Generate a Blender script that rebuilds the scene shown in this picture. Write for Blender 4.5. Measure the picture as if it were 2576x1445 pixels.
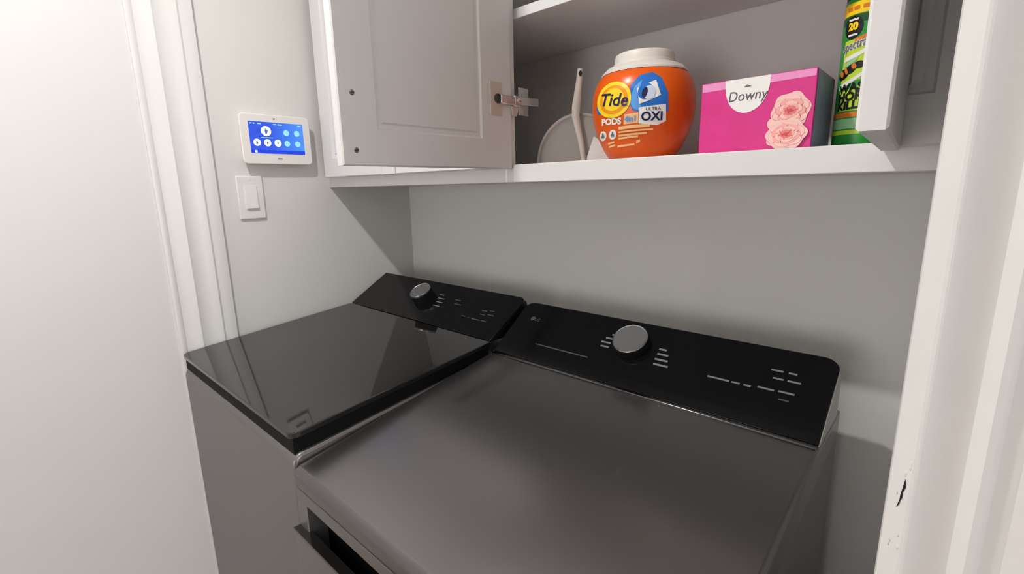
import bpy, bmesh, math, random
from mathutils import Vector, Matrix
random.seed(4)
for o in list(bpy.data.objects): bpy.data.objects.remove(o)
SC = bpy.context.scene
COL = SC.collection
H = 1.40                       # eye height; all z below are given relative to the eye

# ---------------------------------------------------------------- camera
cam = bpy.data.cameras.new('camera')
cam.sensor_width = 36.0; cam.sensor_fit = 'HORIZONTAL'
cam.lens = 36.0*1213.86/2576.0
cam.clip_start = 0.01
co = bpy.data.objects.new('camera', cam); COL.objects.link(co)
yaw, pitch, roll = math.radians(42.62869), math.radians(11.77489), math.radians(-1.15675)
fw = Vector((-math.sin(yaw)*math.cos(pitch), math.cos(yaw)*math.cos(pitch), -math.sin(pitch)))
r0 = Vector((math.cos(yaw), math.sin(yaw), 0)); u0 = r0.cross(fw)
rr = math.cos(roll)*r0 + math.sin(roll)*u0
uu = -math.sin(roll)*r0 + math.cos(roll)*u0
co.matrix_world = Matrix(((rr.x, uu.x, -fw.x, 0), (rr.y, uu.y, -fw.y, 0), (rr.z, uu.z, -fw.z, H), (0, 0, 0, 1)))
SC.camera = co

# ---------------------------------------------------------------- world, light, exposure
w = bpy.data.worlds.new('world'); SC.world = w; w.use_nodes = True
w.node_tree.nodes['Background'].inputs[0].default_value = (.9, .95, 1, 1)
w.node_tree.nodes['Background'].inputs[1].default_value = 0.1
LX, LY, LZ = -0.70, -0.08, 1.105
def lamp(name, loc, power, size, col=(1, .98, .955)):       # small recessed ceiling downlight
    l = bpy.data.lights.new(name, 'AREA'); l.shape = 'DISK'; l.energy = power; l.size = size; l.color = col
    o = bpy.data.objects.new(name, l); COL.objects.link(o); o.location = (loc[0], loc[1], loc[2]+H); return o
lamp('downlight', (LX, LY, LZ), 15.7, 0.055)
lamp('added_hall_fill', (1.3, -2.2, LZ), 6, 0.10)  # weak fill lamp added behind the camera, out of view
WN = (-1.38, .25, -.95, .40)                                   # soft fill added as an unseen window in the far wall, x0 x1 z0 z1
wl = bpy.data.lights.new('added_rear_fill', 'AREA'); wl.shape = 'RECTANGLE'; wl.size = WN[1]-WN[0]; wl.size_y = WN[3]-WN[2]; wl.energy = 36; wl.color = (.97, .98, 1)
wo = bpy.data.objects.new('added_rear_fill', wl); COL.objects.link(wo); wo.location = ((WN[0]+WN[1])/2, -3.385, (WN[2]+WN[3])/2+H); wo.rotation_euler = (math.radians(90), 0, math.pi)
WR = (-1.1, .15, -.75, .75)                                 # fill added for the left wall, as an unseen right-hand window, y0 y1 z0 z1
wl2 = bpy.data.lights.new('added_side_fill', 'AREA'); wl2.shape = 'RECTANGLE'; wl2.size = WR[3]-WR[2]; wl2.size_y = WR[1]-WR[0]; wl2.energy = 25; wl2.color = (.97, .98, 1)
wo2 = bpy.data.objects.new('added_side_fill', wl2); COL.objects.link(wo2); wo2.location = (2.585, (WR[0]+WR[1])/2, (WR[2]+WR[3])/2+H); wo2.rotation_euler = (0, math.radians(90), 0)
SC.view_settings.view_transform = 'Standard'; SC.view_settings.look = 'None'
SC.view_settings.gamma = 1.0; SC.view_settings.use_curve_mapping = False
SC.view_settings.exposure = 0.13

# ---------------------------------------------------------------- materials
def mat(name, col, rough=.5, metal=0., spec=.5, noise=0., nscale=30., bump=0., bscale=200., coat=0., emit=0., alpha=1., trans=0., ior=1.45, col2=None, bdist=.001):
    m = bpy.data.materials.new(name); m.use_nodes = True
    nt = m.node_tree; b = nt.nodes['Principled BSDF']
    c = (*col, 1)
    b.inputs['Base Color'].default_value = c
    b.inputs['Roughness'].default_value = rough
    b.inputs['Metallic'].default_value = metal
    b.inputs['Specular IOR Level'].default_value = spec
    b.inputs['Coat Weight'].default_value = coat
    b.inputs['Coat Roughness'].default_value = .03
    b.inputs['Transmission Weight'].default_value = trans
    b.inputs['IOR'].default_value = ior
    b.inputs['Alpha'].default_value = alpha
    if emit:
        b.inputs['Emission Color'].default_value = c; b.inputs['Emission Strength'].default_value = emit
    if noise or col2 or bump:
        tc = nt.nodes.new('ShaderNodeTexCoord')
    if noise or col2:
        n = nt.nodes.new('ShaderNodeTexNoise'); n.inputs['Scale'].default_value = nscale; n.inputs['Detail'].default_value = 5
        nt.links.new(tc.outputs['Object'], n.inputs['Vector'])
        r = nt.nodes.new('ShaderNodeMix'); r.data_type = 'RGBA'
        k = 1-noise
        r.inputs[6].default_value = (*(col2 if col2 else [v*k for v in col]), 1); r.inputs[7].default_value = c
        nt.links.new(n.outputs['Fac'], r.inputs[0]); nt.links.new(r.outputs[2], b.inputs['Base Color'])
    if bump:
        n2 = nt.nodes.new('ShaderNodeTexNoise'); n2.inputs['Scale'].default_value = bscale; n2.inputs['Detail'].default_value = 4
        nt.links.new(tc.outputs['Object'], n2.inputs['Vector'])
        bp = nt.nodes.new('ShaderNodeBump'); bp.inputs['Strength'].default_value = bump; bp.inputs['Distance'].default_value = bdist
        nt.links.new(n2.outputs['Fac'], bp.inputs['Height']); nt.links.new(bp.outputs['Normal'], b.inputs['Normal'])
    return m
def s2l(r, g, b):
    f = lambda v: (v/255/12.92) if v/255 <= .04045 else ((v/255+.055)/1.055)**2.4
    return (f(r), f(g), f(b))
M = dict(
 wall=mat('wall_paint', (.735, .72, .70), .55, noise=.03, nscale=3, bump=.15, bscale=120),
 roomwall=mat('room_wall_paint', (.40, .38, .36), .7, noise=.03, nscale=3),
 door=mat('door_paint', (.76, .75, .735), .4, noise=.02, nscale=2, bump=.04, bscale=60),
 trim=mat('trim_paint', (.78, .765, .75), .32, noise=.03, nscale=15, bump=.05, bscale=60),
 oldtrim=mat('brushed_trim_paint', (.76, .745, .73), .38, noise=.06, nscale=25, bump=.25, bscale=70),
 cab=mat('cabinet_paint', (.74, .725, .715), .38, noise=.03, nscale=6, bump=.05, bscale=90),
 ceil=mat('ceiling_paint', (.82, .81, .79), .8, noise=.02),
 floor=mat('floor_wood', (.42, .33, .25), .4, col2=(.30, .22, .16), nscale=6),
 steel=mat('graphite_steel', (.215, .204, .202), .38, metal=.75, noise=.04, nscale=2),
 topsteel=mat('graphite_top_steel', (.185, .176, .176), .29, metal=.9, noise=.03, nscale=2),
 glass=mat('black_glass', (.010, .0095, .009), .03, spec=1.0),
 panel=mat('black_panel', (.005, .005, .0055), .12, spec=.25),
 black=mat('black_plastic', (.006, .006, .006), .7, spec=.2),
 silver=mat('silver_plastic', (.38, .375, .36), .35, metal=.4),
 chrome=mat('chrome', (.75, .75, .75), .12, metal=1),
 trimline=mat('dark_chrome', (.22, .22, .22), .2, metal=1),
 ringmetal=mat('knob_ring_metal', (.42, .42, .42), .3, metal=1),
 knob=mat('knob_metal', (.13, .13, .13), .5, metal=.2),
 print=mat('grey_print', (.17, .17, .17), .6),
 dimprint=mat('dim_print', (.055, .055, .055), .6),
 plate=mat('white_plastic', (.78, .765, .75), .3),
 bezel=mat('panel_white', (.84, .80, .77), .3),
 hinge_iv=mat('hinge_ivory', (.62, .55, .48), .35, metal=.2),
 metal=mat('hinge_metal', (.72, .71, .70), .25, metal=1),
 darkm=mat('hinge_dark', (.06, .05, .045), .4),
 hole=mat('screw_steel', (.25, .24, .24), .3, metal=.9),
 chip=mat('bare_hole', (.008, .007, .006), .9),
)

# ---------------------------------------------------------------- mesh helpers
ORG = {}
def link(o, parent, org):
    COL.objects.link(o)
    if parent is not None:
        o.parent = parent; ORG[o.name] = org
def thing(name, loc, label, cat, group=None):
    o = bpy.data.objects.new(name, None); COL.objects.link(o)
    o.location = (loc[0], loc[1], loc[2]+H); o.empty_display_size = .05
    o['label'] = label; o['category'] = cat
    if group: o['group'] = group
    ORG[o.name] = Vector((loc[0], loc[1], loc[2]+H)); return o
def mesh(name, V, F, m, parent=None, smooth=False, bevel=0, seg=2, label=None, kind=None, cat=None, ang=40, mats=None, fm=None):
    V = [Vector((v[0], v[1], v[2]+H)) for v in V]
    org = ORG.get(parent.name) if parent is not None else Vector((0, 0, 0))
    if parent is None and not kind:
        xs = [v.x for v in V]; ys = [v.y for v in V]; zs = [v.z for v in V]
        org = Vector(((min(xs)+max(xs))/2, (min(ys)+max(ys))/2, min(zs)))
    me = bpy.data.meshes.new(name); me.from_pydata([v-org for v in V], [], F)
    bm = bmesh.new(); bm.from_mesh(me); bmesh.ops.remove_doubles(bm, verts=bm.verts, dist=1e-7)
    if kind != 'flat': bmesh.ops.recalc_face_normals(bm, faces=bm.faces)
    bm.to_mesh(me); bm.free()
    if kind == 'flat': kind = None
    me.materials.append(M[m] if isinstance(m, str) else m)
    o = bpy.data.objects.new(name, me)
    if parent is None and not kind: o.location = org
    link(o, parent, org)
    if bevel:
        b = o.modifiers.new('bevel', 'BEVEL'); b.width = bevel; b.segments = seg; b.limit_method = 'ANGLE'; b.angle_limit = math.radians(30)
        smooth = True
    if smooth:
        for p in me.polygons: p.use_smooth = True
        try: me.set_sharp_from_angle(angle=math.radians(ang))
        except Exception: pass
    if label: o['label'] = label
    if cat: o['category'] = cat
    if kind: o['kind'] = kind
    return o
def boxVF(x0, x1, y0, y1, z0, z1):
    V = [(x, y, z) for x in (x0, x1) for y in (y0, y1) for z in (z0, z1)]
    F = [(0, 1, 3, 2), (4, 6, 7, 5), (0, 4, 5, 1), (2, 3, 7, 6), (0, 2, 6, 4), (1, 5, 7, 3)]
    return V, F
def box(name, x0, x1, y0, y1, z0, z1, m, parent=None, bevel=0, **k):
    V, F = boxVF(x0, x1, y0, y1, z0, z1); return mesh(name, V, F, m, parent, bevel=bevel, **k)
def prism(name, pts, axis, a, b, m, parent=None, **k):
    n = len(pts); V = []
    for c in (a, b):
        for p in pts:
            V.append((c, p[0], p[1]) if axis == 'x' else ((p[0], c, p[1]) if axis == 'y' else (p[0], p[1], c)))
    F = [tuple(range(n)), tuple(range(2*n-1, n-1, -1))] + [(i, (i+1) % n, n+(i+1) % n, n+i) for i in range(n)]
    return mesh(name, V, F, m, parent, **k)
def lathe(name, prof, c, m, parent=None, seg=64, smooth=True, tf=None, caps=True, **k):
    V = []; F = []; n = len(prof)
    for i in range(seg):
        a = 2*math.pi*i/seg
        for r, z in prof: V.append((r*math.cos(a), r*math.sin(a), z))
    for i in range(seg):
        j = (i+1) % seg
        for q in range(n-1):
            F.append((i*n+q, j*n+q, j*n+q+1, i*n+q+1))
    if caps: F.append(tuple(i*n for i in range(seg))[::-1]); F.append(tuple(i*n+n-1 for i in range(seg)))
    if tf: V = [tf(v) for v in V]
    else: V = [(v[0]+c[0], v[1]+c[1], v[2]+c[2]) for v in V]
    return mesh(name, V, F, m, parent, smooth=smooth, **k)
# flat print: shapes given in 2-d and laid on a surface by fn(x, y, lift)
def blob(name, outline, fn, m, parent, lift=.0004, rings=4, center=None, dens=None):
    if fn is globals().get('tubp'): dens = 5
    if fn is globals().get('cp_'): dens = 3
    if dens:
        o2 = []
        for p, q in zip(outline, outline[1:]+outline[:1]):
            k = max(1, int(math.hypot(q[0]-p[0], q[1]-p[1])/dens))
            o2 += [(p[0]+(q[0]-p[0])*i/k, p[1]+(q[1]-p[1])*i/k) for i in range(k)]
        outline = o2; ex = max(math.hypot(p[0]-outline[0][0], p[1]-outline[0][1]) for p in outline); rings = max(rings, int(ex/2/dens)+1)
    n = len(outline)
    cx, cy = center or (sum(p[0] for p in outline)/n, sum(p[1] for p in outline)/n)
    V = [fn(cx, cy, lift)]; F = []
    for r in range(1, rings+1):
        for p in outline:
            t = r/rings; V.append(fn(cx+(p[0]-cx)*t, cy+(p[1]-cy)*t, lift))
    for i in range(n):
        j = (i+1) % n; F.append((0, 1+i, 1+j))
        for r in range(rings-1):
            F.append((1+r*n+i, 1+(r+1)*n+i, 1+(r+1)*n+j, 1+r*n+j))
    return mesh(name, V, F, m, parent, kind='flat')
def ell(cx, cy, rx, ry, n=28, rot=0, wob=0, ph=0, lobes=7):
    o = []
    for i in range(n):
        a = 2*math.pi*i/n; k = 1+wob*math.sin(lobes*a+ph)
        x, y = rx*k*math.cos(a), ry*k*math.sin(a)
        o.append((cx+x*math.cos(rot)-y*math.sin(rot), cy+x*math.sin(rot)+y*math.cos(rot)))
    return o
def rect(x0, y0, x1, y1, sl=0): return [(x0, y0), (x1, y0+sl), (x1, y1+sl), (x0, y1)]
def text(name, s, fn, x, y, size, m, parent, lift=.0006, shear=0, bold=0, sx=1., align='CENTER', tilt=0):
    cu = bpy.data.curves.new('t', 'FONT'); cu.body = s; cu.size = 1; cu.shear = shear; cu.offset = bold; cu.align_x = align; cu.align_y = 'CENTER'
    cu.resolution_u = 3
    o = bpy.data.objects.new('t', cu); COL.objects.link(o)
    dg = bpy.context.evaluated_depsgraph_get(); me = bpy.data.meshes.new_from_object(o.evaluated_get(dg))
    bm = bmesh.new(); bm.from_mesh(me); bmesh.ops.triangulate(bm, faces=bm.faces)
    for it in range(3):
        le = [e for e in bm.edges if e.calc_length() > .16]
        if le: bmesh.ops.subdivide_edges(bm, edges=le, cuts=1); bmesh.ops.triangulate(bm, faces=bm.faces)
    bm.to_mesh(me); bm.free()
    V = [(x+v.co.x*size*sx, y+v.co.y*size+tilt*v.co.x*size*sx) for v in me.vertices]; F = [tuple(p.vertices) for p in me.polygons]
    bpy.data.objects.remove(o); bpy.data.curves.remove(cu); bpy.data.meshes.remove(me)
    return mesh(name, [fn(a, b, lift) for a, b in V], F, m, parent, kind='flat')
# panelled door leaf: u across, v up, n through (n=0 is the moulded face)
def leaf(name, w, h, t, fr, fn, m, parent, back=True):
    l, r, b, tp = fr
    V = []; F = []
    def ring(i, hgt, base):
        if base: q = [(l+i, b+i), (w-r-i, b+i), (w-r-i, h-tp-i), (l+i, h-tp-i)]
        else: q = [(i, i), (w-i, i), (w-i, h-i), (i, h-i)]
        s = len(V)
        for p in q: V.append((p[0], p[1], hgt))
        return s
    def conn(a, c):
        for k in range(4): F.append((a+k, a+(k+1) % 4, c+(k+1) % 4, c+k))
    seq = [ring(0, .002, 0), ring(.002, 0, 0), ring(0, 0, 1), ring(.003, .004, 1), ring(.010, .006, 1), ring(.013, .003, 1)]
    for a, c in zip(seq, seq[1:]): conn(a, c)
    e = seq[-1]; F.append((e, e+1, e+2, e+3))
    s2 = ring(0, t-.002, 0); s3 = ring(.002, t, 0); conn(s2, seq[0]); conn(s3, s2); F.append((s3+3, s3+2, s3+1, s3))
    return mesh(name, [fn(*v) for v in V], F, m, parent)

# ---------------------------------------------------------------- the room
ZF, ZC = -1.40, 1.12
XL, YB = -1.47, 1.06
RX, RY = 2.6, -3.4
box('floor', XL-.1, RX+.1, RY-.1, YB+.1, ZF-.05, ZF, 'floor', kind='structure')
box('ceiling', XL-.1, RX+.1, RY-.1, YB+.1, ZC, ZC+.05, 'ceil', kind='structure')
box('wall_back', XL-.1, .135, YB, YB+.1, ZF, ZC, 'wall', kind='structure')
box('wall_left', XL-.1, XL, .4425, YB, ZF, ZC, 'wall', kind='structure')
box('wall_left_backing', XL-.12, XL-.02, RY, .46, ZF, ZC, 'wall', kind='structure')
box('wall_right', .035, .135, .40, YB, ZF, ZC, 'wall', kind='structure')
box('wall_front', .004, RX+.1, .306, .40, ZF, ZC, 'wall', kind='structure')
box('wall_room_right', RX, RX+.1, RY, .306, ZF, ZC, 'roomwall', kind='structure')
box('wall_room_rear', XL-.1, RX+.1, RY-.1, RY, ZF, ZC, 'roomwall', kind='structure')
wn = box('added_window_1', WN[0]-.06, WN[1]+.06, RY+.0005, RY+.004, WN[2]-.06, WN[3]+.06, 'plate', kind='structure')  # unseen window body added around the rear fill light
ORG['added_window_1'] = Vector((0, 0, 0))
for q in ((WN[0]-.08, WN[0]-.005, WN[2]-.08, WN[3]+.08), (WN[1]+.005, WN[1]+.08, WN[2]-.08, WN[3]+.08)): box('added_window_frame', q[0], q[1], RY+.004, RY+.04, q[2], q[3], 'trim', wn)
for q in ((WN[2]-.08, WN[2]-.005), (WN[3]+.005, WN[3]+.08)): box('added_window_frame', WN[0]-.004, WN[1]+.004, RY+.004, RY+.04, q[0], q[1], 'trim', wn)
wn = box('added_window_2', RX-.004, RX-.0005, WR[0]-.06, WR[1]+.06, WR[2]-.06, WR[3]+.06, 'plate', kind='structure')  # pane and frame added to go with the side fill, never in view
ORG['added_window_2'] = Vector((0, 0, 0))
for q in ((WR[0]-.08, WR[0]-.005), (WR[1]+.005, WR[1]+.08)): box('added_window_frame', RX-.04, RX-.004, q[0], q[1], WR[2]-.08, WR[3]+.08, 'trim', wn)
for q in ((WR[2]-.08, WR[2]-.005), (WR[3]+.005, WR[3]+.08)): box('added_window_frame', RX-.04, RX-.004, WR[0]-.004, WR[1]+.004, q[0], q[1], 'trim', wn)
# flat white door slab on the left wall
box('door_1', XL-.03, XL+.002, -.50, .2998, ZF+.01, ZC-.35, 'door', kind='structure')
box('wall_left_room', XL-.03, XL, RY, -.50, ZF, ZC, 'wall', kind='structure')
box('wall_left_over_door', XL-.03, XL, -.50, .30, ZC-.345, ZC, 'wall', kind='structure')
# moulded casing of that door
cas = [(XL-.02, .300), (XL+.006, .300), (XL+.0075, .304), (XL+.0075, .312), (XL+.005, .316), (XL+.006, .326), (XL+.009, .338), (XL+.0125, .346),
       (XL+.0135, .352), (XL+.0105, .358), (XL+.0095, .372), (XL+.0115, .388), (XL+.014, .398), (XL+.0145, .404), (XL+.0115, .409), (XL+.0125, .418), (XL+.013, .430), (XL+.0115, .4385), (XL-.02, .4385)]
prism('trim_1', cas, 'z', ZF, ZC, 'trim', kind='structure', smooth=True, ang=35)
# moulded casing of the closet opening, on the right
rc = [(.004, .40), (-.0097, .40), (-.0097, .3035), (-.0090, .3015), (-.0008, .2955), (.0005, .2955), (.0015, .2968), (.010, .3005), (.0180, .3020), (.0210, .2965), (.0235, .2945), (.0262, .2955),
      (.0285, .2985), (.036, .2995), (.055, .2925), (.066, .2905), (.0695, .293), (.0695, .307), (.004, .307)]
tr2 = prism('trim_2', rc, 'z', ZF, ZC, 'oldtrim', kind='structure', smooth=True, ang=25)
ORG['trim_2'] = Vector((0, 0, 0))
# split in the paint of the casing edge
ch = [(-.0029, -.1500), (-.0022, -.1545), (-.0031, -.1580), (-.0030, -.1612), (-.0046, -.1668), (-.0049, -.1682), (-.0038, -.1655), (-.0040, -.1610), (-.0036, -.1570)]
def edge_y(x): return .3015 + (x+.0090)/(.0082)*(-.006)
mesh('paint_chip', [(x, edge_y(x)-.0003, z) for x, z in ch], [tuple(range(len(ch)))], 'chip', tr2, kind='flat', label='dark split in the chipped white paint')
for q in range(9):   # lumps of old paint around the split
    x = random.uniform(-.0065, -.0012); z = -.16+random.uniform(-.035, .03); r = random.uniform(.0008, .0018)
    if abs(z+.159) < .011 and -.005 < x < -.002: x -= .004
    V = []; F = []; n = 8
    for i in range(n):
        a = 2*math.pi*i/n; V.append((x+r*.6*math.cos(a), edge_y(x)+.0002-.6*r*.6*math.cos(a), z+r*1.6*math.sin(a)))
    V.append((x-.0002, edge_y(x)-.0007, z)); F = [(i, (i+1) % n, n) for i in range(n)]
    mesh('paint_lump', V, F, 'oldtrim', tr2, smooth=True, kind='flat')
# ceiling fixtures
for nm, (x, y), lab in (('ceiling_light', (LX, LY), 'round white ceiling light fitting above the washer'), ('ceiling_light', (1.3, -2.2), 'round white ceiling light fitting added out of view in the hallway')):  # the second fitting is added to house the hall fill lamp
    t = thing(nm, (x, y, ZC-.02), lab, 'light')
    lathe('ring', [(.055, .0195), (.055, .006), (.058, .002), (.072, .004), (.077, .0195)], (x, y, ZC-.02), 'plate', t, seg=40, caps=False)
    lathe('reflector', [(.001, .018), (.054, .0195)], (x, y, ZC-.02), 'plate', t, seg=40)

# ---------------------------------------------------------------- wall cabinet
YF = .76; ZB = .044; SH = .325; CT = .78
cb = thing('wall_cabinet', (-.72, .91, .008), 'long light grey painted wall cabinet above the machines, two doors standing open', 'cabinet')
box('bottom_board', XL+.001, .034, YF, YB-.001, .008, ZB, 'cab', cb, bevel=.0015)
box('top_board', XL+.001, .034, YF, YB-.001, CT, CT+.018, 'cab', cb)
box('stile', -.745, -.700, YF+.0005, YF+.019, ZB, CT, 'cab', cb)
box('stile', -.066, .033, YF+.0005, YF+.019, ZB, CT, 'cab', cb)
box('shelf', XL+.001, .034, YF+.020, YB-.001, SH, SH+.019, 'cab', cb, bevel=.001, label='upper shelf with bright front edge')
# closed doors
def front(x0, z0, y=YF-.0240): return lambda u, v, n: (x0+u, y+n, z0+v)
leaf('door', .310, CT-.05, .0235, (.055, .055, .055, .06), front(-1.448, .0375), 'cab', cb)
leaf('door', .362, CT-.05, .0235, (.055, .055, .055, .06), front(-1.0735, .0375), 'cab', cb)
box('filler_strip', -1.1355, -1.0760, YF-.0240, YF-.0005, .0375, CT-.01, 'cab', cb, bevel=.0015)
leaf('door', .110, CT-.05, .0235, (.008, .0665, .056, .06), front(-.078, .0365), 'cab', cb)
# left door, open square to the front: inner face looks right
DL = .376
ld = leaf('door', DL, CT-.05, .019, (.083, .063, .055, .06), lambda u, v, n: (-.688-n, .7565-u, .036+v), 'cab', cb)
ld['label'] = 'open left door showing its inner face with hinge'
def screw(y, z):
    lathe('screw', [(.0005, .0016), (.003, .0014), (.0042, .0002), (.0042, -.001)], None, 'hole', ld, seg=16, tf=lambda v: (-.688+v[2], y+v[0], z+v[1]))
    mesh('screw_slot', [(-.6862, y-.003, z-.0012), (-.6862, y+.003, z-.0002), (-.6862, y+.003, z+.0008), (-.6862, y-.003, z)], [(0, 1, 2, 3)], 'chip', ld, kind='flat')
screw(.404, .142); screw(.404, .059)
def hinge(z):
    box('hinge_plate', -.688, -.6852, .6945, .7275, z-.031, z+.031, 'hinge_iv', ld, bevel=.006, seg=3, label='ivory hinge cup plate')
    lathe('hinge_cup', [(.0105, 0), (.0105, .0016), (.009, .0022), (.0085, .0006)], None, 'darkm', ld, seg=28, tf=lambda v: (-.6853+v[2], .7150+v[0], z+v[1]*.85))
    V, F = boxVF(-.6846, -.678, .7180, .7600, z-.009, z+.007); mesh('hinge_arm', V, F, 'metal', ld, bevel=.0015)
    V, F = boxVF(-.690, -.6775, .7560, .7760, z-.011, z+.010); mesh('hinge_knuckle', V, F, 'metal', ld, bevel=.002)
    prism('hinge_wing', [(.752, z-.010), (.776, z-.010), (.768, z-.029), (.757, z-.027)], 'x', -.690, -.6835, 'hinge_iv', ld, bevel=.001)
    lathe('hinge_screw', [(.001, .004), (.004, .0035), (.0045, 0)], None, 'chrome', ld, seg=16, tf=lambda v: (-.6775+v[2], .770+v[0], z+.001+v[1]))
    prism('hinge_mount', [(.772, z-.006), (.835, z-.004), (.835, z+.012), (.772, z+.010)], 'x', -.692, -.681, 'metal', ld, bevel=.0015)
    box('hinge_mount_plate', -.6925, -.690, .782, .812, z-.024, z+.030, 'metal', ld, bevel=.001)
hinge(.1675); hinge(.640)
# right door, open a little past square: only its edge is seen
hx, hy = -.0590, .7350; ex, ey = -.0408, .420
du = Vector((ex-hx, ey-hy, 0)); DR = du.length; du.normalize(); dn = Vector((du.y, -du.x, 0))   # dn points to -x: the inner side
def rdoor(u, v, n):
    p = Vector((hx, hy, 0)) + du*u + dn*(.019-n); return (p.x, p.y, .0325+v)
rd = leaf('door', DR, CT-.05, .019, (.07, .063, .055, .06), rdoor, 'cab', cb)
rd['label'] = 'open right door seen edge-on'

# ---------------------------------------------------------------- things on the left wall
al = thing('alarm_panel', (XL, .607, .075), 'white touchscreen alarm panel with blue display on the left wall', 'alarm panel')
AY0, AY1, AZ0, AZ1 = .507, .699, .0745, .2080
pr = [(XL+.0005, AZ0+.012), (XL+.010, AZ0+.006), (XL+.0265, AZ0), (XL+.0275, AZ1), (XL+.010, AZ1-.004), (XL+.0005, AZ1-.012)]
V = []; F = []
def arect(x, iy, iz):
    s = len(V); r = .012-iy*.5; 
    for cy, cz, a0 in ((AY1-iy-r, AZ1-iz-r, 0), (AY0+iy+r, AZ1-iz-r, 90), (AY0+iy+r, AZ0+iz+r, 180), (AY1-iy-r, AZ0+iz+r, 270)):
        for k in range(5):
            a = math.radians(a0+k*22.5); V.append((x, cy+r*math.cos(a), cz+r*math.sin(a)))
    return s
seqs = [arect(XL+.0003, .010, .010), arect(XL+.010, .006, .006), arect(XL+.022, .0005, .0005), arect(XL+.0255, 0, 0), arect(XL+.0275, .002, .002)]
for a, c in zip(seqs, seqs[1:]):
    for k in range(20): F.append((a+k, a+(k+1) % 20, c+(k+1) % 20, c+k))
F.append(tuple(range(seqs[-1], seqs[-1]+20))); F.append(tuple(range(seqs[0]+19, seqs[0]-1, -1)))
mesh('housing', V, F, 'bezel', al, smooth=True, ang=35)
XS = XL+.0276
SY0, SY1, SZ0, SZ1 = .5290, .6780, .1035, .1880
def scr(y, z, lift): return (XS+lift, SY0+y, SZ0+z)      # y 0..149 mm, z 0..84 mm
sm = bpy.data.materials.new('screen_blue'); sm.use_nodes = True
nt = sm.node_tree; b = nt.nodes['Principled BSDF']; b.inputs['Base Color'].default_value = (.01, .03, .1, 1); b.inputs['Roughness'].default_value = .15
tc = nt.nodes.new('ShaderNodeTexCoord'); sx = nt.nodes.new('ShaderNodeSeparateXYZ'); nt.links.new(tc.outputs['Generated'], sx.inputs[0])
rp = nt.nodes.new('ShaderNodeValToRGB'); nt.links.new(sx.outputs['Y'], rp.inputs[0])
rp.color_ramp.elements[0].color = (*s2l(28, 70, 215), 1); rp.color_ramp.elements[1].color = (*s2l(70, 140, 240), 1)
rp.color_ramp.elements[0].position = .35
nt.links.new(rp.outputs[0], b.inputs['Emission Color']); b.inputs['Emission Strength'].default_value = 0.95
scn = mesh('screen', [scr(0, 0, 0), scr(.149, 0, 0), scr(.149, .0845, 0), scr(0, .0845, 0)], [(0, 1, 2, 3)], sm, al, kind='flat', label='blue backlit touchscreen')
def em(n, c, s=1.): return mat(n, s2l(*c), .3, emit=s)
M['icon'] = em('icon_white', (235, 240, 240)); M['icon2'] = em('icon_pale', (120, 178, 245)); M['icon3'] = em('icon_dark', (60, 90, 120)); M['iconb'] = em('bar_blue', (12, 45, 175))
blob('screen_bar', rect(0, 0, .149, .0095), scr, 'iconb', scn, .0002, 1)
blob('screen_icon', ell(.045, .060, .0135, .0135), scr, 'icon', scn, .0004, 2)
blob('screen_icon_mark', [(.042, .053), (.047, .053), (.050, .061), (.045, .068), (.041, .063)], scr, 'icon3', scn, .0006, 1)
blob('screen_text', rect(.030, .0415, .061, .0435), scr, 'icon2', scn, .0004, 1)
for i, x in enumerate((.018, .046, .074)):
    blob('screen_icon', ell(x, .029, .0095, .0095), scr, 'icon', scn, .0004, 2)
    blob('screen_icon_mark', [(x-.003, .025), (x+.002, .024+.002*i), (x+.003, .031), (x-.002, .034-.001*i)], scr, 'icon3', scn, .0006, 1)
for x in (.100, .130):
    for z in (.058, .029):
        blob('screen_icon', ell(x, z, .008, .008), scr, 'icon2', scn, .0004, 2)
for x0, x1 in ((.004, .009), (.012, .017), (.024, .034), (.066, .074), (.078, .090), (.134, .143)):
    blob('screen_text', rect(x0, .0775, x1, .0805), scr, 'icon2', scn, .0004, 1)
blob('screen_icon', rect(.010, .002, .016, .008), scr, 'icon', scn, .0004, 1)
blob('camera_dot', ell(.070, .094, .003, .002), scr, 'print', al, .0003, 1)
blob('maker_mark', rect(.069, -.0145, .082, -.0115), scr, 'print', al, .0003, 1)
sw = thing('light_switch', (XL, .521, -.076), 'white rocker light switch plate below the alarm panel', 'light switch')
PY0, PY1, PZ0, PZ1 = .487, .5565, -.0755, .0425
box('plate', XL+.0003, XL+.0065, PY0, PY1, PZ0, PZ1, 'plate', sw, bevel=.003, seg=3)
box('rocker_frame', XL+.006, XL+.0072, .5040, .5395, -.050, .0170, 'plate', sw, bevel=.0008)
V = [(XL+.007, .5065, -.046), (XL+.007, .537, -.046), (XL+.007, .537, .0135), (XL+.007, .5065, .0135),
     (XL+.0125, .5065, -.046), (XL+.0125, .537, -.046), (XL+.0078, .537, .0135), (XL+.0078, .5065, .0135)]
mesh('rocker', V, [(0, 1, 2, 3), (4, 7, 6, 5), (0, 4, 5, 1), (3, 2, 6, 7), (0, 3, 7, 4), (1, 5, 6, 2)], 'plate', sw, bevel=.0008)
for z in (.032, -.065):
    lathe('screw', [(.0005, .0008), (.0025, .0006), (.003, 0)], None, 'plate', sw, seg=14, tf=lambda v: (XL+.0064+v[2], .5218+v[0], z+v[1]))

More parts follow.
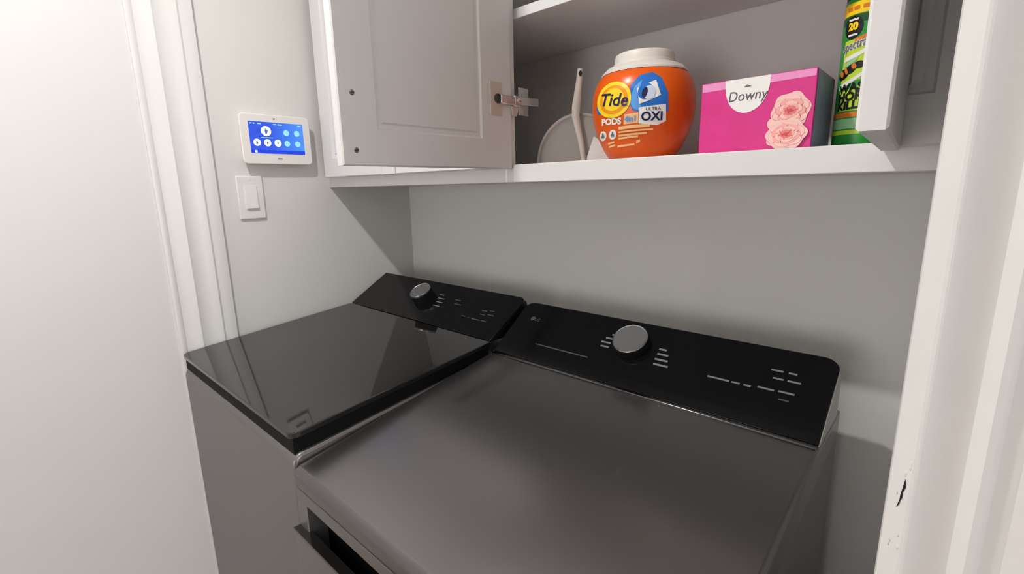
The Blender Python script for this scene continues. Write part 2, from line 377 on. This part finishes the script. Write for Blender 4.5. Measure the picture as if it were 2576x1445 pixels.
# ---------------------------------------------------------------- washer and dryer
ws = thing('washing_machine', (-1.125, .64, ZF), 'graphite top-load washing machine with black glass lid, beside the left wall', 'washing machine')
WX0, WX1 = -1.452, -.797
prism('body', [(.297, ZF+.02), (.297, -.470), (.300, -.458), (.310, -.4505), (.79, -.406), (.962, -.400), (.962, ZF+.02)], 'x', WX0+.002, WX1, 'steel', ws, bevel=.007, seg=3)
for x in (WX0+.06, WX1-.06):
    for y in (.35, .93): lathe('foot', [(.02, 0), (.024, .004), (.018, .021)], (x, y, ZF), 'black', ws, seg=16)
sl = (.787-.30); 
def lidz(y): return -.411+(y-.30)*(.0435/.487)
g = .012
prism('lid_gasket', [(.3035, lidz(.3035)-.042), (.3035, lidz(.3035)-.012), (.785, lidz(.785)-.012), (.785, lidz(.785)-.042)], 'x', WX0+.006, WX1-.008, 'black', ws)
# glass lid with rounded front corners
out = []
rcx = .018
for k in range(7):
    a = math.radians(180+90*k/6); out.append((WX0+rcx+rcx*math.cos(a), .298+rcx+rcx*math.sin(a)))
for k in range(7):
    a = math.radians(270+90*k/6); out.append((WX1-.001-rcx+rcx*math.cos(a), .298+rcx+rcx*math.sin(a)))
out += [(WX1-.001, .7855), (WX0, .7855)]
V = [(x, y, lidz(y)) for x, y in out] + [(x, y, lidz(y)-.0115) for x, y in out]; n = len(out)
lid = mesh('lid', V, [tuple(range(n)), tuple(range(2*n-1, n-1, -1))]+[(i, (i+1) % n, n+(i+1) % n, n+i) for i in range(n)], 'glass', ws, bevel=.002, seg=2, label='glossy black glass lid')
def console(root, x0, x1, yb, zb, yt, zt, bx0, bx1, mname='panel', r=.022, rl=None, side='silver'):
    rl = rl or r
    L = math.hypot(yt-yb, zt-zb)
    def pt(x, s, lift=0):            # s runs up the sloping face
        ny, nz = -(zt-zb)/L, (yt-yb)/L
        return (x, yb+(yt-yb)*s/L+ny*lift, zb+(zt-zb)*s/L+nz*lift)
    ol = [(x0, 0), (x1, 0)]
    for k in range(7):
        a = math.radians(90*k/6); ol.append((x1-r+r*math.cos(a), L-r+r*math.sin(a)))
    for k in range(7):
        a = math.radians(90+90*k/6); ol.append((x0+rl+rl*math.cos(a), L-rl+rl*math.sin(a)))
    n = len(ol)
    V = [pt(x, s, -.003) for x, s in ol] + [(x, .926, pt(x, s)[2]-.004) for x, s in ol]
    F = [tuple(range(n)), tuple(range(2*n-1, n-1, -1))]+[(i, (i+1) % n, n+(i+1) % n, n+i) for i in range(n)]
    mesh('console', V, F, side, root, smooth=True, ang=30)
    ins = .0015
    ol2 = [(min(max(x, x0+ins), x1-ins) , s) for x, s in ol]
    V = [pt(x, s, 0) for x, s in ol2] + [pt(x, s, -.0045) for x, s in ol2]
    cp = mesh('control_panel', V, F, mname, root, bevel=.0015, seg=2, label='glossy black control panel')
    return pt, L, cp
wp, WL, wc = console(ws, WX0+.002, WX1-.003, .787, lidz(.787)+.001, .926, -.2855, WX0, WX1, rl=.004, side='panel')
def knob(root, pt, x, s, r, h):
    c = Vector(pt(x, s, 0)); nv = (Vector(pt(x, s, 1))-c).normalized(); ux = Vector((1, 0, 0)); uy = nv.cross(ux)
    tf = lambda v: tuple(c+ux*v[0]+uy*v[1]+nv*v[2])
    k = lathe('knob', [(r*1.0, -.001), (r*1.0, h*.5), (r*.95, h*.80), (r*.90, h*.84)], None, 'black', root, seg=48, tf=tf)
    lathe('knob_face', [(r*.90, h*.6), (r*.89, h*.955), (r*.80, h*.945), (r*.3, h*.93)], None, 'knob', k, seg=48, tf=tf)
    lathe('knob_ring', [(r*.96, h*.80), (r*.965, h*.93), (r*.93, h*1.0), (r*.89, h*.955)], None, 'ringmetal', k, seg=48, tf=tf, caps=False)
    return k
knob(ws, wp, -1.155, .088, .034, .030)
def bar(pt, cp, x0, x1, s, h=.0035, m='print'):
    blob('printed_mark', [(x0, s-h/2), (x1, s-h/2), (x1, s+h/2), (x0, s+h/2)], lambda a, b_, l: pt(a, b_, l), m, cp, .0003, 1)
for x0, x1, s in ((-1.105, -1.085, .112), (-1.098, -1.070, .098), (-1.092, -1.062, .083), (-1.09, -1.062, .068)): bar(wp, wc, x0, x1, s, .003, 'print')
for x0, x1, s in ((-1.03, -1.005, .105), (-1.02, -.99, .09), (-.905, -.885, .088), (-.878, -.862, .092), (-.900, -.882, .074), (-.876, -.852, .078), (-.955, -.940, .055), (-.932, -.922, .053), (-.915, -.885, .053), (-.88, -.86, .054)): bar(wp, wc, x0, x1, s, .003, 'dimprint')

dr = thing('dryer', (-.455, .64, ZF), 'graphite dryer with black knob console, standing right of the washing machine', 'dryer')
DX0, DX1 = -.797+.004, -.108
def dz(y): return -.4665+(y-.298)*.1555
prism('body', [(.335, ZF+.02), (.335, -.53), (.335, -.505), (.335, -.47), (.34, dz(.34)-.004), (.79, dz(.79)-.004), (.958, dz(.79)-.006), (.958, ZF+.02)], 'x', DX0+.001, DX1-.001, 'steel', dr)
prism('top_panel', [(.292, -.5035), (.2925, -.480), (.296, -.470), (.304, dz(.304)-.0005), (.79, dz(.79)), (.960, dz(.79)-.002), (.960, -.44), (.336, -.5035)], 'x', DX0-.002, DX1, 'topsteel', dr, bevel=.008, seg=4)
# front frame round the dark pocket above the door
box('front_strip', DX0, DX1-.001, .2945, .336, -.527, -.5045, 'steel', dr, bevel=.0015)
box('front_stile', DX0, DX0+.034, .2945, .336, ZF+.02, -.5275, 'steel', dr, bevel=.0015)
box('front_stile', DX1-.035, DX1-.001, .2945, .336, ZF+.02, -.5275, 'steel', dr, bevel=.0015)
box('front_kick', DX0+.0345, DX1-.0355, .2945, .336, ZF+.02, -1.12, 'steel', dr, bevel=.0015)
box('pocket', DX0+.0345, DX1-.0355, .328, .3345, -1.119, -.5275, 'black', dr)
dd = box('door', DX0+.001, DX1-.003, .2835, .2940, -1.105, -.583, 'steel', dr, bevel=.004, seg=3)
box('handle_lip', DX0+.0005, DX1-.002, .2815, .300, -.5828, -.5780, 'glass', dd, bevel=.001)
box('door_window', DX0+.075, DX1-.075, .2805, .2845, -1.02, -.66, 'glass', dd, bevel=.002)
for x in (DX0+.06, DX1-.06):
    for y in (.36, .93): lathe('foot', [(.02, 0), (.024, .004), (.018, .021)], (x, y, ZF), 'black', dr, seg=16)
dp, DLn, dc = console(dr, DX0+.002, DX1-.001, .787, dz(.787)+.003, .922, -.2915, DX0, DX1, r=.026)
box('trim_strip', DX0+.006, DX1-.004, .778, .786, dz(.786)-.001, dz(.786)+.0025, 'trimline', dr, bevel=.0008)
knob(dr, dp, -.4655, .104, .038, .022)
for i, (x0, x1, s) in enumerate(((-.520, -.508, .118), (-.530, -.512, .107), (-.536, -.512, .095), (-.532, -.512, .084))): bar(dp, dc, x0, x1, s, .0042)
for i, (x0, x1, s) in enumerate(((-.408, -.392, .108), (-.407, -.384, .096), (-.407, -.380, .083), (-.405, -.375, .071))): bar(dp, dc, x0, x1, s, .0045)
bar(dp, dc, -.690, -.545, .047, .003, 'dimprint')
for x0, x1, s in ((-.205, -.186, .117), (-.178, -.165, .117), (-.198, -.182, .101), (-.176, -.156, .101),
                  (-.300, -.262, .073), (-.258, -.244, .073), (-.238, -.226, .073), (-.216, -.190, .076), (-.184, -.160, .077)): bar(dp, dc, x0, x1, s, .0036)
bar(dp, dc, -.180, -.165, .062, .003, 'dimprint')
dsurf = lambda a, b_, l: dp(a, b_, l)
blob('maker_emblem', ell(-.742, .1155, .0062, .0062), dsurf, 'dimprint', dc, .0003, 1)
text('maker_mark', 'LG', dsurf, -.727, .1135, .012, 'dimprint', dc, .0003, bold=.02)

# ---------------------------------------------------------------- things on the shelf
def pm(n, c, rough=.35, spec=.4, **k): return mat(n, s2l(*c), rough, spec=spec, **k)
M.update(orange=pm('tub_orange', (226, 92, 18), .28), white=pm('tub_white', (222, 216, 208), .4), yellow=pm('ink_yellow', (250, 214, 40)), orng2=pm('ink_orange', (240, 150, 30)),
  navy=pm('ink_navy', (28, 34, 82)), blue=pm('ink_blue', (38, 112, 200)), sky=pm('ink_sky', (92, 160, 228)), iwhite=pm('ink_white', (238, 236, 232)), peach=pm('ink_peach', (250, 196, 140)),
  grey=pm('ink_grey', (110, 112, 120)), pod=pm('ink_pod', (205, 218, 236)))
# detergent tub
TX, TY, TZ = -.459, .870, ZB+.0005
tub = thing('detergent_tub', (TX, TY, TZ), 'round orange detergent tub with white screw lid on the cabinet shelf', 'detergent tub')
tp = [(.001, 0), (.054, 0), (.0600, .003), (.0700, .018), (.0835, .046), (.0910, .073), (.0933, .094), (.0920, .116), (.0870, .134), (.0790, .147), (.0700, .1535), (.066, .155)]
lathe('tub', tp, (TX, TY, TZ), 'orange', tub, seg=80, ang=60)
lathe('collar', [(.0655, .1520), (.0765, .1500), (.0765, .1530), (.068, .1615), (.058, .1655)], (TX, TY, TZ), 'white', tub, seg=72, ang=30)
ldp = [(.0560, .1650), (.0555, .1700), (.0535, .1712), (.0535, .1815), (.0515, .1855), (.047, .1875), (.001, .188)]
lathe('lid', ldp, (TX, TY, TZ), 'white', tub, seg=72, ang=30)
VA = math.atan2(0-TY, 0-TX)           # bearing of the tub's label side
def trad(z):
    for (r1, z1), (r2, z2) in zip(tp[1:], tp[2:]):
        if z1 <= z <= z2: return r1+(r2-r1)*(z-z1)/(z2-z1)
    return .06
K = 1370.0
def tubp(px, py, lift):               # label drawing in tenth-millimetre-like units about the label's middle
    z = (402-py)/1500; r = trad(min(max(z, .001), .154)); sn = max(-.99, min(.99, (px-1621)/K/r))
    a = VA+math.asin(sn)*1.0
    r += lift; return (TX+r*math.cos(a), TY+r*math.sin(a), TZ+z)
lift = .0005
# blue field
blob('label_blue', [(1588, 262), (1592, 222), (1612, 199), (1640, 193), (1660, 207), (1676, 244), (1678, 290), (1650, 296), (1622, 292), (1598, 284)], tubp, 'blue', tub, lift, 8)
blob('label_blue', [(1512, 250), (1524, 236), (1532, 262), (1528, 284), (1514, 282), (1509, 268)], tubp, 'blue', tub, lift, 4)
blob('label_sky', [(1590, 262), (1600, 228), (1618, 210), (1612, 236), (1606, 262), (1622, 288), (1600, 280)], tubp, 'sky', tub, lift*1.6, 5)
blob('label_pod', [(1606, 232), (1628, 222), (1648, 213), (1656, 238), (1660, 250), (1636, 262), (1612, 270), (1610, 250)], tubp, 'iwhite', tub, lift*2.2, 5)
blob('label_pod_swirl', ell(1626, 240, 17, 20, rot=.3), tubp, 'blue', tub, lift*2.8, 4)
blob('label_pod_swirl', ell(1634, 243, 14, 17, rot=.2), tubp, 'pod', tub, lift*3.4, 4)
blob('label_pod_swirl', ell(1624, 243, 6, 13, rot=.2), tubp, 'navy', tub, lift*4, 3)
# round bullseye emblem
for rx, ry, m, l in ((41, 45, 'yellow', 2.2), (33, 36, 'orng2', 2.8), (25, 28, 'yellow', 3.4)):
    blob('label_emblem', ell(1553, 252, rx, ry, 36), tubp, m, tub, lift*l, 6)
text('label_word', 'Tide', tubp, 1553, 254, -44, 'navy', tub, lift*5, shear=.25, bold=.012, sx=-.83, tilt=.14)
# words and lines underneath
blob('label_white', rect(1592, 286, 1672, 318, -2), tubp, 'orange', tub, lift*.6, 4)
text('label_word', 'PODS', tubp, 1548, 306, -21, 'iwhite', tub, lift*1.6, bold=.05, sx=-.9, tilt=.06)
blob('label_white', rect(1578, 292, 1611, 316, -2), tubp, 'peach', tub, lift*1.2, 4)
text('label_word', '4in1', tubp, 1594, 304, -19, 'sky', tub, lift*3, bold=.03, sx=-.85)
blob('label_white', [(1612, 278), (1672, 272), (1674, 312), (1654, 322), (1612, 316)], tubp, 'iwhite', tub, lift*1.8, 6)
text('label_word', 'ULTRA', tubp, 1644, 283, -11, 'grey', tub, lift*3, sx=-1, bold=.02)
text('label_word', 'OXI', tubp, 1642, 301, -29, 'navy', tub, lift*3, sx=-.95, bold=.03)
for x in (1527, 1552):
    blob('label_badge', ell(x, 338, 9.5, 12), tubp, 'iwhite', tub, lift*1.6, 3)
    blob('label_badge', ell(x, 338, 3.5, 6, wob=.3, lobes=3), tubp, 'grey', tub, lift*2.6, 2)
for x0, y0, x1, y1 in ((1566, 320, 1638, 328), (1566, 332, 1646, 336), (1566, 340, 1632, 345), (1566, 347, 1612, 352), (1540, 357, 1556, 362), (1542, 365, 1558, 370), (1564, 366, 1604, 371), (1608, 357, 1617, 364)):
    blob('label_line', rect(x0, y0, x1, y1, -3), tubp, 'peach', tub, lift*1.4, 5)

# pink box
M.update(pink=mat('box_pink', s2l(222, 52, 142), .45, col2=s2l(205, 30, 122), nscale=35), boxside=mat('box_side', s2l(150, 166, 196), .5, col2=s2l(112, 120, 146), nscale=40), pinkpale=pm('ink_pale_pink', (236, 150, 200)),
  r1=pm('rose_pale', (246, 200, 192)), r2=pm('rose_light', (242, 172, 164)), r3=pm('rose_mid', (228, 124, 122)), r4=pm('rose_deep', (206, 74, 80)), inkg=pm('ink_charcoal', (92, 86, 92)))
BX0, BX1, BY0, BY1, BZ0, BZ1 = -.3215, -.1635, .800, .918, ZB+.0005, .1508
bx = thing('dryer_sheet_box', ((BX0+BX1)/2, (BY0+BY1)/2, BZ0), 'bright pink cardboard box with two printed roses on the cabinet shelf', 'box')
box('carton', BX0, BX1, BY0, BY1, BZ0, BZ1, 'pink', bx, bevel=.0012)
mesh('side_panel', [(BX1+.0003, BY0+.002, BZ0+.001), (BX1+.0003, BY1-.002, BZ0+.001), (BX1+.0003, BY1-.002, BZ1-.018), (BX1+.0003, BY1-.022, BZ1-.002), (BX1+.0003, BY0+.002, BZ1-.001)], [(0, 1, 2, 3, 4)], 'boxside', bx, kind='flat', label='dark blue grey side of the box')
bw, bh = BX1-BX0, BZ1-BZ0
def bf(x, z, l): return (BX0+x*bw, BY0-l, BZ0+z*bh)
blob('printed_band', [(.01, .88), (.99, .90), (.99, .99), (.01, .99)], bf, 'pinkpale', bx, .0003, 1)
arc = [(.225+.19*(1-math.cos(a)), .995-.46*math.sin(a)) for a in [math.pi*k/20 for k in range(21)]]
arc = [(.23+.20*(1-math.cos(math.pi*k/20)), .995-.46*math.sin(math.pi*k/20)**.8) for k in range(21)]
blob('printed_badge', arc, bf, 'iwhite', bx, .0006, 2, center=(.43, .9))
text('printed_word', 'Downy', bf, .435, .76, .19, 'inkg', bx, .0010, shear=.15, sx=.62)
blob('printed_mark', [(.40, .88), (.43, .91), (.47, .885), (.44, .872)], bf, 'print', bx, .0010, 1)
def rose(cx, cy, rx, ry, ph, up=0):
    blob('printed_rose', ell(cx, cy, rx, ry, 48, wob=.06, lobes=6, ph=ph), bf, 'r1', bx, .0008+up, 2)
    k = 0
    for lev, (f, n, m) in enumerate(((.86, 6, 'r1'), (.66, 6, 'r2'), (.48, 5, 'r1'), (.34, 5, 'r2'), (.20, 4, 'r3'))):
        for i in range(n):
            a = 2*math.pi*i/n+ph+lev*.55
            k += 1; x, y = cx+rx*f*math.cos(a)*.74, cy+ry*f*math.sin(a)*.74
            u, v = rx*(.40-.045*lev), ry*(.22-.025*lev)
            blob('printed_petal', ell(x-rx*.05*math.cos(a), y-ry*.05*math.sin(a), u*1.10, v*1.25, 16, rot=a+math.pi/2), bf, 'r4' if lev else 'r3', bx, .0010+.00006*k+up, 1)
            blob('printed_petal', ell(x, y, u, v, 16, rot=a+math.pi/2), bf, m, bx, .00103+.00006*k+up, 1)
    blob('printed_petal', ell(cx, cy, rx*.12, ry*.10, 12), bf, 'r4', bx, .0029+up, 1)
rose(.815, .50, .155, .235, .4); rose(.800, .20, .165, .195, 1.3, .0030)
blob('printed_petal', ell(.705, .33, .07, .10, 16, rot=.4), bf, 'r1', bx, .00075, 1); blob('printed_petal', ell(.71, .14, .07, .09, 16, rot=-.6), bf, 'r1', bx, .00075, 1)

# spray can
M.update(green=pm('can_green', (46, 150, 62), .3), lime=pm('can_lime', (190, 222, 60), .3), dgreen=pm('can_dark_green', (22, 84, 42), .3), bandy=pm('can_yellow', (250, 214, 30), .3), cap=mat('can_cap', (.018, .016, .022), .3), cando=pm('can_orange', (216, 122, 40), .3), ink=pm('ink_black', (22, 20, 24)), mint=pm('can_mint', (150, 205, 150), .3))
CX, CY, CZ, CR = -.1235, .902, ZB+.0005, .0332
cn = thing('spray_can', (CX, CY, CZ), 'green insect spray can with yellow band and black cap, partly behind the open right door', 'spray can')
lathe('can', [(.029, 0), (.0325, .003), (CR, .008), (CR, .200), (.031, .206), (.028, .211), (.026, .212)], (CX, CY, CZ), 'green', cn, seg=48, ang=40)
lathe('cap', [(.0322, .205), (.0326, .209), (.0318, .258), (.029, .263), (.001, .264)], (CX, CY, CZ), 'cap', cn, seg=40, ang=40)
CA = math.atan2(-CY, -CX)
def cp_(u, z, l):       # u in mm round the can, z in mm up
    a = CA+u/1000/CR; r = CR+l; return (CX+r*math.cos(a), CY+r*math.sin(a), CZ+z/1000)
def cband(name, z0, z1, m, l, u0=-70, u1=70, sl=0):
    n = 40; V = []; F = []
    for i in range(n+1):
        u = u0+(u1-u0)*i/n; V += [cp_(u, z0+sl*u, l), cp_(u, z1+sl*u, l)]
    F = [(2*i, 2*i+2, 2*i+3, 2*i+1) for i in range(n)]
    mesh(name, V, F, m, cn, kind='flat', smooth=True)
cband('printed_band', 182, 198, 'bandy', .0003); cband('printed_band', 170, 181, 'dgreen', .0003)
cband('printed_band', 150, 169, 'green', .0003); cband('printed_band', 53, 149, 'lime', .0003, -33, 70)
cband('printed_band', 148, 155, 'cando', .0005, -18, 40, .30)
cband('printed_band', 88, 96, 'green', .0005, -30, 60, .25)
cband('printed_band', 44, 51, 'cando', .0004); cband('printed_band', 28, 42, 'mint', .0004); cband('printed_band', 20, 26, 'lime', .0004)
blob('printed_badge', ell(-22, 165, 13, 15), cp_, 'ink', cn, .0009, 4)
text('printed_word', '20', cp_, -22, 166, 13, 'bandy', cn, .0014, bold=.06); blob('printed_mark', rect(-29, 174, -15, 176.5), cp_, 'iwhite', cn, .0014, 1); blob('printed_mark', rect(-28, 154, -15, 156.5), cp_, 'iwhite', cn, .0014, 1)
for u in (-34, -24, -12, 0, 12): blob('printed_mark', rect(u, 187.5, u+8, 192.5), cp_, 'cando', cn, .0007, 1)
text('printed_word', 'spectracide', cp_, -34.6, 139, 17, 'iwhite', cn, .0008, align='LEFT', bold=.06, sx=.62, tilt=.16)
text('printed_word', 'spectracide', cp_, -34, 139, 17, 'grey', cn, .0012, align='LEFT', bold=.02, sx=.62, tilt=.16)
blob('printed_swoosh', [(-30, 120), (-12, 125), (0, 131), (0, 137), (-12, 131), (-30, 126)], cp_, 'iwhite', cn, .0009, 3)
for e in (ell(-30, 104, 9, 7, rot=.4), ell(-19, 110, 8, 6, rot=.7), ell(-9, 114, 7, 5)): blob('printed_wasp', e, cp_, 'ink', cn, .0009, 3)
for e in (ell(-32, 105, 3, 5, rot=.4), ell(-25, 108, 2, 5, rot=.4), ell(-15, 113, 3, 4, rot=.5)): blob('printed_wasp', e, cp_, 'cando', cn, .0013, 2)
blob('printed_wasp', ell(-20, 119, 10, 3, rot=.5), cp_, 'mint', cn, .0012, 2)
blob('printed_swoosh', [(-34, 90), (-16, 97), (0, 106), (0, 101), (-16, 91), (-34, 82)], cp_, 'iwhite', cn, .0011, 3)
for s_, z in (('WASP &', 83), ('HORNET', 71), ('KILLER', 59)): text('printed_word', s_, cp_, -33, z, 15.5, 'ink', cn, .0011, align='LEFT', bold=.05, sx=.95, tilt=.06)

# clear plastic scoop with a cream handle
M.update(clear=mat('clear_plastic', (.55, .51, .47), .25, alpha=.30), cream=mat('cream_plastic', (.46, .41, .36), .35), milky=mat('milky_plastic', (.78, .76, .74), .4, alpha=.9))
PX, PY = -.612, .885
sd = Vector((.823, .569, 0)); nd = Vector((.569, -.823, 0)); nd = -nd if nd.dot(Vector((-PX, -PY, 0))) < 0 else nd
def scp(s, z, n): p = Vector((PX, PY, 0))+sd*s+nd*n; return (p.x, p.y, ZB+.0005+z)
sc = thing('plastic_scoop', (PX, PY, ZB+.0005), 'clear rounded plastic scoop with a cream handle, upright left of the orange tub', 'scoop')
ol = [(-.088, 0)]+[(-.0895*math.cos(a), .004+.100*math.sin(a)) for a in [math.pi*k/24 for k in range(25)]]+[(.088, 0)]
n = len(ol)
V = [scp(s, z, .0015) for s, z in ol]+[scp(s, z, -.0015) for s, z in ol]
mesh('pan', V, [tuple(range(n)), tuple(range(2*n-1, n-1, -1))]+[(i, (i+1) % n, n+(i+1) % n, n+i) for i in range(n)], 'clear', sc)
rim = []
V = []; F = []
for s, z in ol[1:-1]:
    k = .955
    V += [scp(s, z, .006), scp(s, z, -.003), scp(s*k, z*k, -.003), scp(s*k, z*k, .006)]
q = len(V)//4
for i in range(q-1):
    for j in range(4): F.append((4*i+j, 4*i+(j+1) % 4, 4*i+4+(j+1) % 4, 4*i+4+j))
F += [(0, 1, 2, 3), (4*q-1, 4*q-2, 4*q-3, 4*q-4)]
mesh('rim', V, F, 'clear', sc)
mesh('lip', [scp(.012, 0, .004), scp(.075, 0, .004), scp(.045, .045, .004), scp(.030, .055, .004), scp(.012, 0, .010), scp(.075, 0, .010), scp(.045, .045, .008), scp(.030, .055, .008)],
     [(0, 1, 2, 3), (4, 5, 6, 7), (0, 1, 5, 4), (1, 2, 6, 5), (2, 3, 7, 6), (3, 0, 4, 7)], 'milky', sc)
hp = [(.010, .006, .008), (.004, .045, .010), (-.008, .096, .012), (-.007, .115, .013), (-.002, .150, .012), (.001, .178, .010), (.001, .188, .009)]
V = []; F = []
for i, (s, z, wd) in enumerate(hp):
    d = .010 if i < 3 else .013
    h_ = wd*.72
    for a in range(8):
        an = 2*math.pi*a/8+math.pi/8; V.append(scp(s+h_*math.cos(an), z, .010+d*.55*math.sin(an)))
for i in range(len(hp)-1):
    for j in range(8): F.append((8*i+j, 8*i+(j+1) % 8, 8*i+8+(j+1) % 8, 8*i+8+j))
F += [tuple(range(8)), tuple(range(8*len(hp)-1, 8*len(hp)-9, -1))]
hd = mesh('handle', V, F, 'cream', sc, smooth=True, ang=50, label='cream handle with hanging hole')
blob('hanging_hole', ell(.001, .178, .0035, .0055, 14), lambda a, b_, l: scp(a, b_, .0175+l), 'chip', hd, .0002, 1)
